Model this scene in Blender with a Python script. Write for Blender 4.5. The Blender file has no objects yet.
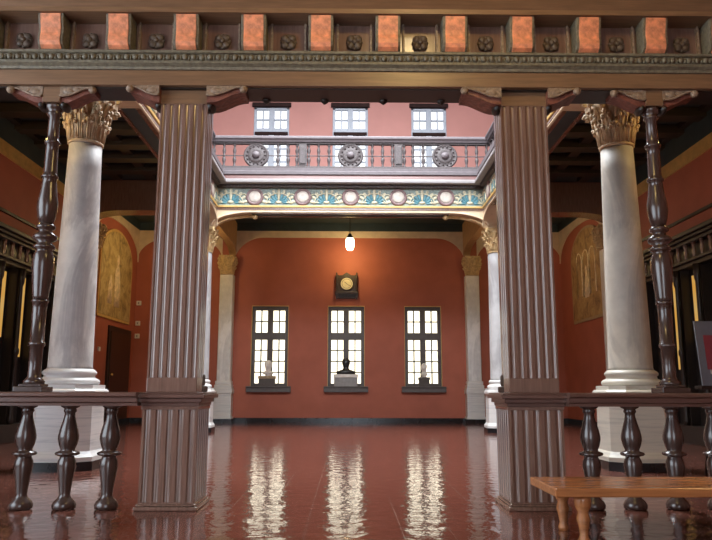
import bpy, math, random
from math import sin, cos, pi, tan, atan, sqrt
from mathutils import Vector, Matrix
random.seed(4)
C = bpy.context.scene.collection
sc = bpy.context.scene

# ------------------------------------------------------------------ materials
MATS = {}
def new_mat(name):
    m = bpy.data.materials.new(name); m.use_nodes = True
    MATS[name] = m
    nt = m.node_tree
    return m, nt, nt.nodes['Principled BSDF']

def noise(nt, scale, detail=4, rough=.55, stretch=None, dist=0):
    tc = nt.nodes.new('ShaderNodeTexCoord')
    n = nt.nodes.new('ShaderNodeTexNoise')
    n.inputs['Scale'].default_value = scale; n.inputs['Detail'].default_value = detail
    n.inputs['Roughness'].default_value = rough; n.inputs['Distortion'].default_value = dist
    if stretch:
        mp = nt.nodes.new('ShaderNodeMapping'); mp.inputs['Scale'].default_value = stretch
        nt.links.new(tc.outputs['Object'], mp.inputs['Vector']); nt.links.new(mp.outputs['Vector'], n.inputs['Vector'])
    else:
        nt.links.new(tc.outputs['Object'], n.inputs['Vector'])
    return n

def ramp(nt, src, stops):
    r = nt.nodes.new('ShaderNodeValToRGB')
    el = r.color_ramp.elements
    while len(el) < len(stops): el.new(.5)
    for e, (p, c) in zip(el, stops):
        e.position = p; e.color = (*c, 1)
    nt.links.new(src, r.inputs['Fac'])
    return r

def simple(name, col, rough=.5, var=.12, scale=6, metal=0, spec=.5, bump=0, stretch=None, detail=4):
    m, nt, b = new_mat(name)
    n = noise(nt, scale, detail, stretch=stretch)
    lo = tuple(c * (1 - var) for c in col); hi = tuple(min(1, c * (1 + var)) for c in col)
    r = ramp(nt, n.outputs['Fac'], [(.3, lo), (.7, hi)])
    nt.links.new(r.outputs['Color'], b.inputs['Base Color'])
    b.inputs['Roughness'].default_value = rough; b.inputs['Metallic'].default_value = metal
    b.inputs['Specular IOR Level'].default_value = spec
    if bump:
        bp = nt.nodes.new('ShaderNodeBump'); bp.inputs['Strength'].default_value = bump; bp.inputs['Distance'].default_value = .02
        nt.links.new(n.outputs['Fac'], bp.inputs['Height']); nt.links.new(bp.outputs['Normal'], b.inputs['Normal'])
    return m

PILLAR = simple('pillar_wood', (.178, .102, .076), .25, .22, 5, stretch=(6, 6, .5), spec=.6)
LINTEL = simple('lintel_wood', (.19, .105, .055), .38, .2, 5, stretch=(.5, 6, 6))
CARVE = simple('carved_wood', (.24, .165, .11), .5, .35, 26, bump=.6)
BALUSTER = simple('turned_wood', (.058, .034, .028), .24, .2, 6, stretch=(5, 5, .6), spec=.7)
RAILW = simple('rail_wood', (.12, .06, .045), .3, .2, 5, stretch=(.5, 6, 6), spec=.6)
REDWOOD = simple('reddish_carved_wood', (.17, .055, .035), .45, .4, 18, bump=.5)
DARK = simple('dark_wood', (.018, .0115, .0085), .42, .3, 6, stretch=(6, 6, .6))
CEILW = simple('ceiling_wood', (.028, .017, .012), .5, .3, 5, stretch=(.6, 5, 5))
BENCH = simple('bench_wood', (.38, .145, .05), .26, .22, 5, stretch=(.5, 6, 6), spec=.6)
ORANGE = simple('painted_orange', (.70, .26, .13), .5, .35, 14)
GREENBR = simple('bronze_green_carving', (.145, .125, .085), .5, .35, 20, bump=.4)
RED = simple('red_plaster', (.40, .118, .074), .62, .08, 1.3, spec=.3)
PINK = simple('pink_plaster', (.40, .19, .165), .7, .05, 1.2, spec=.3)
CREAM = simple('cream_plaster', (.66, .53, .37), .6, .1, 3, spec=.3)
GOLD = simple('gold_paint', (.62, .40, .13), .45, .15, 5)
CAPST = simple('ochre_capital_stone', (.60, .43, .22), .6, .25, 9, bump=.3)
TEAL = simple('teal_paint', (.03, .046, .052), .55, .15, 3)
BLACKB = simple('black_base_stone', (.012, .012, .014), .22, .2, 6)
STEEL = simple('blue_grey_frame', (.31, .345, .40), .55, .1, 6)
WINFR = simple('window_frame_paint', (.085, .07, .064), .4, .15, 8)
SILLM = simple('sill_stone', (.11, .095, .09), .45, .15, 8)
BALC = simple('balcony_mauve_paint', (.115, .098, .107), .6, .15, 8)
BALD = simple('balcony_dark_carving', (.075, .062, .064), .6, .35, 22, bump=.5)
BALR = simple('balcony_maroon_paint', (.10, .042, .038), .5, .15, 6)
OFFW = simple('off_white_trim', (.28, .262, .265), .5, .08, 6)
DENT = simple('dentil_brown', (.075, .05, .04), .5, .25, 8)
TURQ = simple('turquoise_paint', (.085, .24, .29), .5, .3, 14)
PALETEAL = simple('pale_teal_ground', (.27, .34, .31), .55, .3, 16)
CREAML = simple('cream_leaf_paint', (.62, .58, .42), .5, .1, 10)
ROSE = simple('medallion_rose', (.62, .56, .50), .5, .15, 12)
MAUVER = simple('medallion_rim', (.22, .14, .14), .5, .2, 12)
WHITEST = simple('white_bust_marble', (.78, .74, .70), .45, .08, 8)
BRONZE = simple('black_bronze', (.012, .012, .013), .35, .3, 10, spec=.6)
TAN = simple('tan_plinth', (.36, .26, .15), .5, .12, 8)
GREYST = simple('grey_plinth', (.30, .29, .29), .5, .12, 8)
CLOCKD = simple('clock_dial', (.72, .66, .45), .5, .08, 14)
CLOCKW = simple('clock_carved_wood', (.035, .02, .016), .4, .35, 16, bump=.5)
WHITEP = simple('white_plastic', (.75, .70, .66), .45, .04, 8)
MATB = simple('grey_mat_board', (.17, .18, .20), .7, .06, 8)
POSTR = simple('poster_red', (.30, .05, .06), .6, .15, 5)
POSTW = simple('poster_white', (.7, .66, .6), .6, .05, 8)
IRON = simple('dark_iron', (.02, .018, .016), .4, .2, 8, metal=.3)
OCHRE = simple('ochre_arch_paint', (.36, .21, .10), .6, .15, 6)
ROSW = simple('rosette_wood', (.10, .07, .05), .45, .3, 20, bump=.4)
DULL = simple('dull_dark_wood', (.025, .014, .013), .9, .2, 6, spec=.1)
DOORM = simple('door_brown', (.055, .022, .014), .45, .2, 5, stretch=(5, 5, .6))

def marble(name, base, vein, warm):
    m, nt, b = new_mat(name)
    n = noise(nt, .75, 8, .62, stretch=(1, 1, .45), dist=1.3)
    r = ramp(nt, n.outputs['Fac'], [(.40, base), (.485, vein), (.51, vein), (.60, warm)])
    n2 = noise(nt, 5, 6, .6)
    r2 = ramp(nt, n2.outputs['Fac'], [(.3, (.86, .86, .86)), (.7, (1, 1, 1))])
    mx = nt.nodes.new('ShaderNodeMix'); mx.data_type = 'RGBA'; mx.blend_type = 'MULTIPLY'; mx.inputs[0].default_value = 1
    nt.links.new(r.outputs['Color'], mx.inputs[6]); nt.links.new(r2.outputs['Color'], mx.inputs[7])
    nt.links.new(mx.outputs[2], b.inputs['Base Color'])
    b.inputs['Roughness'].default_value = .55
    return m
PILLAR.node_tree.nodes['Principled BSDF'].inputs['Coat Weight'].default_value = .6
PILLAR.node_tree.nodes['Principled BSDF'].inputs['Coat Roughness'].default_value = .14
MARBLE = marble('veined_marble', (.70, .675, .645), (.47, .445, .44), (.68, .63, .58))
def striped_marble(name, k):
    m, nt, b = new_mat(name)
    n = noise(nt, 2.2, 5, .6, stretch=(.35, .35, 7), dist=.4)
    r = ramp(nt, n.outputs['Fac'], [(p, tuple(c * q for c, q in zip(col, k))) for p, col in [(.32, (.50, .50, .51)), (.48, (.66, .65, .64)), (.62, (.71, .69, .67)), (.7, (.56, .55, .55))]])
    nt.links.new(r.outputs['Color'], b.inputs['Base Color']); b.inputs['Roughness'].default_value = .4
    return m
LAYER = striped_marble('layered_marble', (1, 1, 1))
LAYERB = striped_marble('layered_beige_marble', (.82, .79, .70))

def floor_mat():
    m, nt, b = new_mat('glazed_red_tile')
    tc = nt.nodes.new('ShaderNodeTexCoord')
    br = nt.nodes.new('ShaderNodeTexBrick')
    br.offset = 0
    br.inputs['Scale'].default_value = 1; br.inputs['Brick Width'].default_value = .46; br.inputs['Row Height'].default_value = .46
    br.inputs['Mortar Size'].default_value = .008; br.inputs['Mortar Smooth'].default_value = .3
    br.inputs['Color1'].default_value = (.125, .046, .034, 1); br.inputs['Color2'].default_value = (.155, .058, .042, 1)
    br.inputs['Mortar'].default_value = (.11, .045, .036, 1)
    nt.links.new(tc.outputs['Object'], br.inputs['Vector'])
    nt.links.new(br.outputs['Color'], b.inputs['Base Color'])
    n = nt.nodes.new('ShaderNodeTexNoise'); n.inputs['Scale'].default_value = 4.6; n.inputs['Detail'].default_value = 3
    nt.links.new(tc.outputs['Object'], n.inputs['Vector'])
    ma = nt.nodes.new('ShaderNodeMath'); ma.operation = 'MULTIPLY_ADD'
    ma.inputs[1].default_value = -.03
    nt.links.new(br.outputs['Fac'], ma.inputs[0]); nt.links.new(n.outputs['Fac'], ma.inputs[2])
    bp = nt.nodes.new('ShaderNodeBump'); bp.inputs['Strength'].default_value = .3; bp.inputs['Distance'].default_value = .03
    nt.links.new(ma.outputs[0], bp.inputs['Height']); nt.links.new(bp.outputs['Normal'], b.inputs['Normal'])
    b.inputs['Roughness'].default_value = .09; b.inputs['Specular IOR Level'].default_value = .62
    return m
FLOOR = floor_mat()

def emit(name, col, strength, mottled=None):
    m = bpy.data.materials.new(name); m.use_nodes = True
    nt = m.node_tree; nt.nodes.remove(nt.nodes['Principled BSDF'])
    e = nt.nodes.new('ShaderNodeEmission'); e.inputs['Strength'].default_value = strength
    if mottled:
        n = noise(nt, 1.6, 3)
        r = ramp(nt, n.outputs['Fac'], [(.4, col), (.65, mottled)])
        nt.links.new(r.outputs['Color'], e.inputs['Color'])
    else:
        e.inputs['Color'].default_value = (*col, 1)
    nt.links.new(e.outputs[0], nt.nodes['Material Output'].inputs['Surface'])
    return m
DAYPANE = emit('daylit_pane', (1, .90, .68), 2.3, (1, .93, .76))
DAYPANEU = emit('daylit_upper_pane', (.93, .95, 1), 1.7)
SKYPANE = emit('daylit_skylight', (.90, .95, 1), 4.0)
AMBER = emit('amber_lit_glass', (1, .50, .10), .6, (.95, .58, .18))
GLOBE = emit('lit_lamp_globe', (1, .80, .50), 14)

def mural_mat(name, c):
    m, nt, b = new_mat(name)
    n = noise(nt, 2.4, 7, .6, stretch=(1, 1.6, 1), dist=.8)
    r = ramp(nt, n.outputs['Fac'], c)
    nt.links.new(r.outputs['Color'], b.inputs['Base Color']); b.inputs['Roughness'].default_value = .6
    return m
MURAL1 = mural_mat('aged_mural_paint', [(.3, (.16, .11, .05)), (.48, (.42, .30, .12)), (.6, (.55, .42, .2)), (.75, (.3, .24, .12))])
MURAL2 = mural_mat('ochre_mural_paint', [(.3, (.14, .08, .04)), (.48, (.34, .2, .08)), (.6, (.45, .3, .13)), (.75, (.26, .2, .1))])
MFIG = simple('mural_pale_figures', (.72, .58, .38), .6, .3, 7)

# ------------------------------------------------------------------ mesh builder
class MB:
    def __init__(s): s.v = []; s.f = []; s.mi = []; s.cur = 0; s.sm = []
    def face(s, idx, smooth=False): s.f.append(idx); s.mi.append(s.cur); s.sm.append(smooth)
    def box(s, x0, x1, y0, y1, z0, z1):
        b = len(s.v)
        s.v += [(x, y, z) for z in (z0, z1) for y in (y0, y1) for x in (x0, x1)]
        for q in ((0, 2, 3, 1), (4, 5, 7, 6), (0, 1, 5, 4), (2, 6, 7, 3), (0, 4, 6, 2), (1, 3, 7, 5)):
            s.face([b + i for i in q])
        return s
    def prism(s, pts, a0, a1, axis='y', smooth=False):
        """polygon pts (p,q) extruded from a0 to a1 along axis: y -> pts are (x,z); x -> pts are (y,z); z -> pts are (x,y)"""
        b = len(s.v); n = len(pts)
        for a in (a0, a1):
            for p, q in pts:
                s.v.append((p, a, q) if axis == 'y' else (a, p, q) if axis == 'x' else (p, q, a))
        for i in range(n):
            j = (i + 1) % n
            s.face([b + i, b + j, b + n + j, b + n + i], smooth)
        s.face([b + i for i in range(n)][::-1]); s.face([b + n + i for i in range(n)])
        return s
    def lathe(s, prof, cx=0, cy=0, n=24, cz=0):
        """prof: (r,z) list bottom to top"""
        b = len(s.v)
        for r, z in prof:
            for k in range(n):
                a = 2 * pi * k / n
                s.v.append((cx + r * cos(a), cy + r * sin(a), cz + z))
        for i in range(len(prof) - 1):
            for k in range(n):
                l = (k + 1) % n
                s.face([b + i * n + k, b + i * n + l, b + (i + 1) * n + l, b + (i + 1) * n + k], True)
        s.face([b + k for k in range(n)][::-1]); s.face([b + (len(prof) - 1) * n + k for k in range(n)])
        return s
    def loft(s, rings, n=20):
        """rings: (cx,cy,z,rx,ry)"""
        b = len(s.v)
        for cx, cy, z, rx, ry in rings:
            for k in range(n):
                a = 2 * pi * k / n
                s.v.append((cx + rx * cos(a), cy + ry * sin(a), z))
        for i in range(len(rings) - 1):
            for k in range(n):
                l = (k + 1) % n
                s.face([b + i * n + k, b + i * n + l, b + (i + 1) * n + l, b + (i + 1) * n + k], True)
        s.face([b + k for k in range(n)][::-1]); s.face([b + (len(rings) - 1) * n + k for k in range(n)])
        return s
    def ball(s, cx, cy, cz, rx, ry=None, rz=None, n=10, m=6, rot=None):
        ry = rx if ry is None else ry; rz = rx if rz is None else rz
        b = len(s.v); pts = [(0, 0, -rz)]
        for i in range(1, m):
            t = -pi / 2 + pi * i / m
            for k in range(n):
                a = 2 * pi * k / n
                pts.append((rx * cos(t) * cos(a), ry * cos(t) * sin(a), rz * sin(t)))
        pts.append((0, 0, rz))
        for p in pts:
            v = Vector(p)
            if rot is not None: v = rot @ v
            s.v.append((cx + v.x, cy + v.y, cz + v.z))
        for k in range(n):
            l = (k + 1) % n
            s.face([b, b + 1 + l, b + 1 + k], True)
            for i in range(m - 2):
                o = b + 1 + i * n
                s.face([o + k, o + l, o + n + l, o + n + k], True)
            o = b + 1 + (m - 2) * n
            s.face([o + k, o + l, len(s.v) - 1], True)
        return s
    def tube(s, pts, r, n=8, r1=None):
        b = len(s.v); N = len(pts); P = [Vector(p) for p in pts]
        for i, p in enumerate(P):
            d = (P[min(i + 1, N - 1)] - P[max(i - 1, 0)]).normalized()
            u = d.cross(Vector((0, 0, 1)))
            if u.length < 1e-3: u = d.cross(Vector((1, 0, 0)))
            u.normalize(); w = d.cross(u)
            rr = r if r1 is None else r + (r1 - r) * i / (N - 1)
            for k in range(n):
                a = 2 * pi * k / n
                q = p + u * rr * cos(a) + w * rr * sin(a); s.v.append(tuple(q))
        for i in range(N - 1):
            for k in range(n):
                l = (k + 1) % n
                s.face([b + i * n + k, b + i * n + l, b + (i + 1) * n + l, b + (i + 1) * n + k], True)
        s.face([b + k for k in range(n)][::-1]); s.face([b + (N - 1) * n + k for k in range(n)])
        return s
    def grid(s, P, closed=False):
        """P: rows of points"""
        b = len(s.v); w = len(P[0])
        for row in P: s.v += [tuple(p) for p in row]
        for i in range(len(P) - 1):
            for k in range(w - 1):
                s.face([b + i * w + k, b + i * w + k + 1, b + (i + 1) * w + k + 1, b + (i + 1) * w + k], True)
        return s
    def xf(s, M, start=0):
        for i in range(start, len(s.v)): s.v[i] = tuple(M @ Vector(s.v[i]))
        return s
    def build(s, name, mats, parent=None, bevel=0, loc=None):
        me = bpy.data.meshes.new(name)
        me.from_pydata(s.v, [], s.f)
        mats = mats if isinstance(mats, (list, tuple)) else [mats]
        for m in mats: me.materials.append(m)
        for p, mi, sm in zip(me.polygons, s.mi, s.sm):
            p.material_index = mi; p.use_smooth = sm
        import bmesh
        bm = bmesh.new(); bm.from_mesh(me); bmesh.ops.recalc_face_normals(bm, faces=bm.faces); bm.to_mesh(me); bm.free()
        o = bpy.data.objects.new(name, me); C.objects.link(o)
        if parent: o.parent = parent
        if loc: o.location = loc
        if bevel:
            mo = o.modifiers.new('edge', 'BEVEL'); mo.width = bevel; mo.segments = 2; mo.limit_method = 'ANGLE'
        return o

def tag(o, label, cat, group=None):
    o['label'] = label; o['category'] = cat
    if group: o['group'] = group
    return o
def thing(name, label, cat, loc=(0, 0, 0), rz=0, group=None):
    o = bpy.data.objects.new(name, None); C.objects.link(o)
    o.location = loc; o.rotation_euler = (0, 0, rz); o.empty_display_size = .1
    return tag(o, label, cat, group)
def struct(o, label=None, cat=None):
    o['kind'] = 'structure'
    if label: o['label'] = label
    if cat: o['category'] = cat
    return o
def dup(root, loc, rz=0, label=None, mirror=False):
    r = root.copy(); C.objects.link(r); r.location = loc; r.rotation_euler = (0, 0, rz)
    if label: r['label'] = label
    if mirror: r.scale = (-1, 1, 1)
    for ch in list(root.children):
        c = ch.copy(); C.objects.link(c); c.parent = r
        for g in list(ch.children):
            d = g.copy(); C.objects.link(d); d.parent = c
    return r

# ------------------------------------------------------------------ camera
F, PITCH, YAW, ROLL, CX, DC, H = 703.6, .1706, .0111, .0019, -.0645, 8.116, 1.3
cam_d = bpy.data.cameras.new('camera'); cam = bpy.data.objects.new('camera', cam_d); C.objects.link(cam)
fw = Vector((sin(YAW) * cos(PITCH), cos(YAW) * cos(PITCH), sin(PITCH)))
rt = Vector((cos(YAW), -sin(YAW), 0))
up = Vector((-sin(YAW) * sin(PITCH), -cos(YAW) * sin(PITCH), cos(PITCH)))
r2 = rt * cos(ROLL) + up * sin(ROLL); u2 = up * cos(ROLL) - rt * sin(ROLL)
M = Matrix.Identity(4)
for i in range(3):
    M[i][0] = r2[i]; M[i][1] = u2[i]; M[i][2] = -fw[i]
M[0][3], M[1][3], M[2][3] = CX, -DC, H
cam.matrix_world = M
cam_d.sensor_width = 36; cam_d.lens = F / 712 * 36; cam_d.clip_end = 200
sc.camera = cam

# ------------------------------------------------------------------ dimensions (metres; pillar screen at y=0)
XW = 9.15            # side walls
YW = 21.8            # far wall
YE = -13.0           # entrance wall behind the viewer
XC, YF, YR = 4.9, 4.3, 15.1     # marble columns round the court
XI = 4.45            # court face of the side beams
YFI, YRI = 4.75, 14.7           # court faces of front / rear beams
ZCAP0, ZCAP1 = 5.86, 6.68
ZSOF = 7.16          # beam soffit
ZG = 8.72            # gallery floor
ZCEIL = 8.5
ZROOF = 16.2

# ------------------------------------------------------------------ shell
def wall_holes(axis, a0, a1, z0, z1, t0, t1, holes):
    """wall in plane; holes (u0,u1,z0,z1)"""
    mb = MB()
    us = sorted({a0, a1, *[h[0] for h in holes], *[h[1] for h in holes]})
    zs = sorted({z0, z1, *[h[2] for h in holes], *[h[3] for h in holes]})
    for u, v in zip(us, us[1:]):
        run = None
        for z, w in zip(zs, zs[1:]):
            cu, cz = (u + v) / 2, (z + w) / 2
            hole = any(h[0] < cu < h[1] and h[2] < cz < h[3] for h in holes)
            if hole:
                if run: add(mb, axis, u, v, run[0], run[1], t0, t1); run = None
            else:
                run = (run[0], w) if run else (z, w)
        if run: add(mb, axis, u, v, run[0], run[1], t0, t1)
    return mb
def add(mb, axis, u, v, z, w, t0, t1):
    if axis == 'x': mb.box(u, v, t0, t1, z, w)
    else: mb.box(t0, t1, u, v, z, w)

struct(MB().box(-XW - .3, XW + .3, YE - 6, YW + .4, -.2, 0).build('floor', FLOOR), 'glossy red brown tiled floor of the hall', 'floor')
LOWX = [-3.38, -.145, 3.12]
UPX = [-3.52, 0.0, 3.52]
WZ0, WZ1 = 1.50, 4.90
UZ0, UZ1 = 10.6, 14.05
struct(wall_holes('x', -XW - .3, XW + .3, 0, ZG - .3, YW, YW + .35, [(x - .79, x + .79, WZ0, WZ1) for x in LOWX]).build('wall_back', RED), 'brick red plaster wall at the far end with three windows', 'wall')
struct(wall_holes('x', -XW - .3, XW + .3, ZG - .3, ZROOF, YW, YW + .35, [(x - .79, x + .79, UZ0, UZ1) for x in UPX]).build('wall_upper', PINK), 'pink plaster wall of the upper gallery', 'wall')
for sx, nm in ((-1, 'left'), (1, 'right')):
    x0, x1 = sorted((sx * XW, sx * (XW + .3)))
    struct(wall_holes('y', YE, YW, 0, ZG - .3, x0, x1, [(-10.5, -1.2, .8, 7.4)] if sx < 0 else []).build('wall_' + nm, RED), 'brick red plaster side wall on the %s' % nm, 'wall')
    struct(MB().box(x0, x1, YE, YW, ZG - .3, ZROOF).build('wall_upper_' + nm, PINK), 'pink upper side wall on the %s' % nm, 'wall')
    struct(MB().box(*sorted((sx * XW, sx * (XW - .05))), YE, YW, 0, .2).build('baseboard_' + nm, BLACKB), 'black base course along the %s wall' % nm, 'baseboard')
struct(MB().box(-XW, XW, YW - .05, YW, 0, .2).build('baseboard_back', BLACKB), 'black base course along the far wall', 'baseboard')
# entrance wall behind the viewer with three tall openings to daylight
struct(wall_holes('x', -XW - .3, XW + .3, 0, ZROOF, YE - .3, YE, [(-1.8, 1.8, 0, 6.2), (-7, -3, 10.8, 14), (-2, 2, 10.8, 14), (3, 7, 10.8, 14)]).build('wall_front', RED), 'entrance wall with a tall doorway and three high openings', 'wall')
# aisle ceiling / gallery floor round the court
cb = MB()
cb.box(-XW, XW, YE, YFI - .5, ZCEIL, ZG); cb.box(-XW, XW, YRI + .45, YW, ZCEIL, ZG)
for sx in (-1, 1):
    cb.box(*sorted((sx * XW, sx * (XI + .45))), YFI - .5, YRI + .45, ZCEIL, ZG)
struct(cb.build('ceiling', TEAL), 'dark teal ceiling under the gallery', 'ceiling')
cb = MB()
for sx in (-1, 1):
    for k in range(9):
        y = YFI + .5 + k * 1.2
        if y < YRI - .2: cb.box(*sorted((sx * (XW - .01), sx * (XI + .55))), y, y + .42, ZCEIL - .24, ZCEIL)
    for k in range(4):
        x = sx * (XI + 1.0 + k * 1.15); cb.box(*sorted((x, x + sx * .3)), YFI - .4, YRI + .3, ZCEIL - .14, ZCEIL)
for k in range(7):
    cb.box(-XW + .01, XW - .01, -12 + k * 1.6, -11.6 + k * 1.6, ZCEIL - .24, ZCEIL)
struct(cb.build('trim_1', CEILW), 'dark wooden beams crossing the aisle ceilings', 'beams')
# roof with a skylight over the court and an added one at the entrance end
cb = MB()
cb.box(-XW - .3, XW + .3, YE, -9.5, ZROOF, ZROOF + .3); cb.box(-XW - .3, XW + .3, 1.0, YFI + .3, ZROOF, ZROOF + .3); cb.box(-XW - .3, XW + .3, YRI - .3, YW + .35, ZROOF, ZROOF + .3)
for sx in (-1, 1): cb.box(*sorted((sx * (XW + .3), sx * 4.1)), YFI + .3, YRI - .3, ZROOF, ZROOF + .3); cb.box(*sorted((sx * (XW + .3), sx * 4.1)), -9.5, 1.0, ZROOF, ZROOF + .3)
struct(cb.build('ceiling_upper', OFFW), 'pale ceiling of the upper gallery', 'ceiling')
sk = struct(MB().box(-4.1, 4.1, YFI + .3, YRI - .3, ZROOF + .15, ZROOF + .17).build('window_7', SKYPANE), 'skylight over the court', 'skylight')
sk2 = struct(MB().box(-4.1, 4.1, -9.5, 1.0, ZROOF + .15, ZROOF + .17).build('window_8', SKYPANE), 'added unseen skylight over the entrance end of the gallery', 'skylight')  # unseen skylight, added to bring light onto the lower far wall
sb = MB()
for k in range(1, 8): sb.box(-4.1 + k * 1.025 - .04, -4.1 + k * 1.025 + .04, YFI + .3, YRI - .3, ZROOF + .05, ZROOF + .15)
for k in range(1, 8): sb.box(-4.1, 4.1, YFI + .3 + k * 1.23 - .03, YFI + .3 + k * 1.23 + .03, ZROOF + .06, ZROOF + .14)
sb.build('glazing_bars', STEEL, sk)

# cream wall band with arched lower edges in three bays (painted plaster, slightly proud)
def band(name, u0, u1, zlow, ztop, rx, rz, plane, axis, label, t=.05, flip=1):
    N = 12
    pts = [(u0, zlow - rz), (u0, ztop), (u1, ztop), (u1, zlow - rz)]
    arc = []
    for k in range(N + 1):
        a = pi / 2 * k / N
        arc.append((u1 - rx + rx * cos(a), zlow - rz + rz * sin(a)))
    for k in range(N + 1):
        a = pi / 2 * (1 - k / N)
        arc.append((u0 + rx - rx * cos(a), zlow - rz + rz * sin(a)))
    # shrink so that the polygon stays simple
    mb = MB(); w = .02
    N2 = len(arc)
    top = [(min(max(p, u0), u1), ztop) for p, q in arc]
    b = len(mb.v)
    for lay in (plane, plane - flip * t):
        for (p, q), (p2, q2) in zip(arc, top):
            for pp, qq in ((p, q), (p2, q2)):
                mb.v.append((pp, lay, qq) if axis == 'x' else (lay, pp, qq))
    L = 2 * N2
    for i in range(N2 - 1):
        a, bq, c, d = 2 * i, 2 * i + 1, 2 * i + 3, 2 * i + 2
        mb.face([a, bq, c, d]); mb.face([L + a, L + d, L + c, L + bq]); mb.face([a, d, L + d, L + a]); mb.face([bq, L + bq, L + c, c])
    o = mb.build(name, [CREAM])
    struct(o, label, 'wall band')
    return o
ZB0, ZB1 = 7.86, 8.15
band('trim_2', -5.0, 5.0, ZB0, ZB1, 1.25, 1.2, YW, 'x', 'cream arched band on the far wall, middle bay')
band('trim_3', -XW, -5.5, ZB0, ZB1, 1.5, 1.0, YW, 'x', 'cream arched band on the far wall, left bay')
band('trim_4', 5.5, XW, ZB0, ZB1, 1.5, 1.0, YW, 'x', 'cream arched band on the far wall, right bay')
for i, sx in enumerate((-1, 1)):
    nm = ('left', 'right')[i]
    band('trim_%d' % (5 + i), 16.5, YW, ZB0, ZB1, 2.3, 1.1, sx * XW, 'y', 'cream arched band on the %s wall above the mural' % nm, flip=sx)
    x0, x1 = sorted((sx * XW, sx * (XW - .06)))
    struct(MB().box(x0, x1, -1, 15.3, 7.40, 7.76).build('trim_%d' % (7 + i), GOLD), 'golden band high on the %s wall' % nm, 'wall band')
    struct(MB().box(x0, x1, -1, 15.3, 5.92, 6.0).build('trim_%d' % (9 + i), DARK), 'dark picture rail on the %s wall' % nm, 'picture rail')
    struct(MB().box(x0, x1, -1, 15.3, 7.76, ZCEIL).box(x0, x1, 16.5, YW, ZB1, ZCEIL).build('trim_%d' % (11 + i), TEAL), 'dark teal strip under the %s ceiling' % nm, 'wall band')

struct(MB().box(-XW + .06, XW - .06, YW - .06, YW, ZB1, ZCEIL).build('trim_13', TEAL), 'dark teal strip above the band of the far wall', 'wall band')
# ------------------------------------------------------------------ windows
def low_window(n, x, label):
    w = struct(bpy.data.objects.new('window_%d' % n, None), label, 'window'); C.objects.link(w); w.location = (x, YW, WZ0)
    hw, h = .79, WZ1 - WZ0
    fm = MB()
    y0, y1 = .10, .24
    fm.box(-hw, -hw + .16, y0, y1, 0, h); fm.box(hw - .16, hw, y0, y1, 0, h)
    fm.box(-hw + .13, hw - .13, y0, y1, h - .20, h); fm.box(-hw + .13, hw - .13, y0, y1, 0, .12)
    fm.build('frame', WINFR, w, .008)
    mm = MB(); mm.box(-.115, .115, y0 - .02, y1, .12, h - .17); mm.build('mullion', WINFR, w, .01)
    zt = h - .17 - 1.0
    tm = MB(); tm.box(-hw + .13, hw - .13, y0 - .035, y1, zt - .28, zt + .02); tm.build('transom', WINFR, w, .01)
    gb = MB()
    for s in (-1, 1):
        xm = s * (.095 + hw - .13) / 2
        gb.box(xm - .024, xm + .024, y0 + .03, y1, .12, zt - .26); gb.box(xm - .024, xm + .024, y0 + .03, y1, zt, h - .17)
        xa, xb = sorted((s * .095, s * (hw - .13)))
        for k in range(1, 4):
            z = .12 + (zt - .38) * k / 4; gb.box(xa, xb, y0 + .035, y1, z - .022, z + .022)
        gb.box(xa, xb, y0 + .035, y1, zt + .5 - .022, zt + .5 + .022)
    gb.build('glazing_bars', IRON, w)
    MB().box(-hw + .1, hw - .1, y1 + .002, y1 + .014, .1, h - .1).build('pane', DAYPANE, w)
    rv = MB(); rv.box(-hw + .001, -hw + .02, .0, .10, 0, h); rv.box(hw - .02, hw - .001, .0, .10, 0, h); rv.box(-hw, hw, 0, .1, h - .03, h - .001)
    rv.build('reveal', GOLD, w)
    MB().box(-.93, .93, -.22, .10, -.25, 0.0).build('sill', SILLM, w, .02)
    MB().box(-.93, .93, -.30, .0, -.05, 0.0).build('sill_nosing', SILLM, w, .01)
low_window(1, LOWX[0], 'dark framed lattice window behind the white bust on a tan plinth')
low_window(2, LOWX[1], 'dark framed lattice window behind the black bust, under the clock')
low_window(3, LOWX[2], 'dark framed lattice window behind the white bust on a dark plinth')
def up_window(n, x, label):
    w = struct(bpy.data.objects.new('window_%d' % n, None), label, 'window'); C.objects.link(w); w.location = (x, YW, UZ0)
    hw, h = .79, UZ1 - UZ0
    y0, y1 = .04, .2
    fm = MB(); fm.box(-hw, -hw + .12, y0, y1, 0, h); fm.box(hw - .12, hw, y0, y1, 0, h); fm.box(-hw, hw, y0, y1, 0, .1)
    fm.box(-hw, hw, y0, y1, h - .3, h - .2); fm.build('frame', STEEL, w, .01)
    MB().box(-hw - .08, hw + .08, -.1, .2, h - .2, h).build('header', DULL, w, .02)
    m2 = MB(); m2.box(-.12, .12, y0 - .02, y1, .1, h - .3); m2.build('mullion', STEEL, w, .01)
    t = MB(); t.box(-hw + .05, hw - .05, y0 - .06, y1, 1.95, 2.09); t.build('lower_rail', DULL, w)
    t = MB(); t.box(-hw + .05, hw - .05, y0 - .03, y1, 2.09, 2.26); t.build('transom', STEEL, w)
    gb = MB()
    for s in (-1, 1):
        xm = s * (.12 + hw - .12) / 2
        gb.box(xm - .026, xm + .026, y0 + .04, y1, .1, h - .3)
        xa, xb = sorted((s * .12, s * (hw - .12)))
        for z in (.75, 1.35, 2.7): gb.box(xa, xb, y0 + .05, y1, z - .026, z + .026)
    gb.build('glazing_bars', STEEL, w)
    MB().box(-hw + .1, hw - .1, y1 + .002, y1 + .014, .08, h - .2).build('pane', DAYPANEU, w)
up_window(4, UPX[0], 'blue grey window of the gallery behind the leftmost roundel')
up_window(5, UPX[1], 'blue grey window of the gallery behind the middle roundel')
up_window(6, UPX[2], 'blue grey window of the gallery behind the rightmost roundel')

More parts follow.
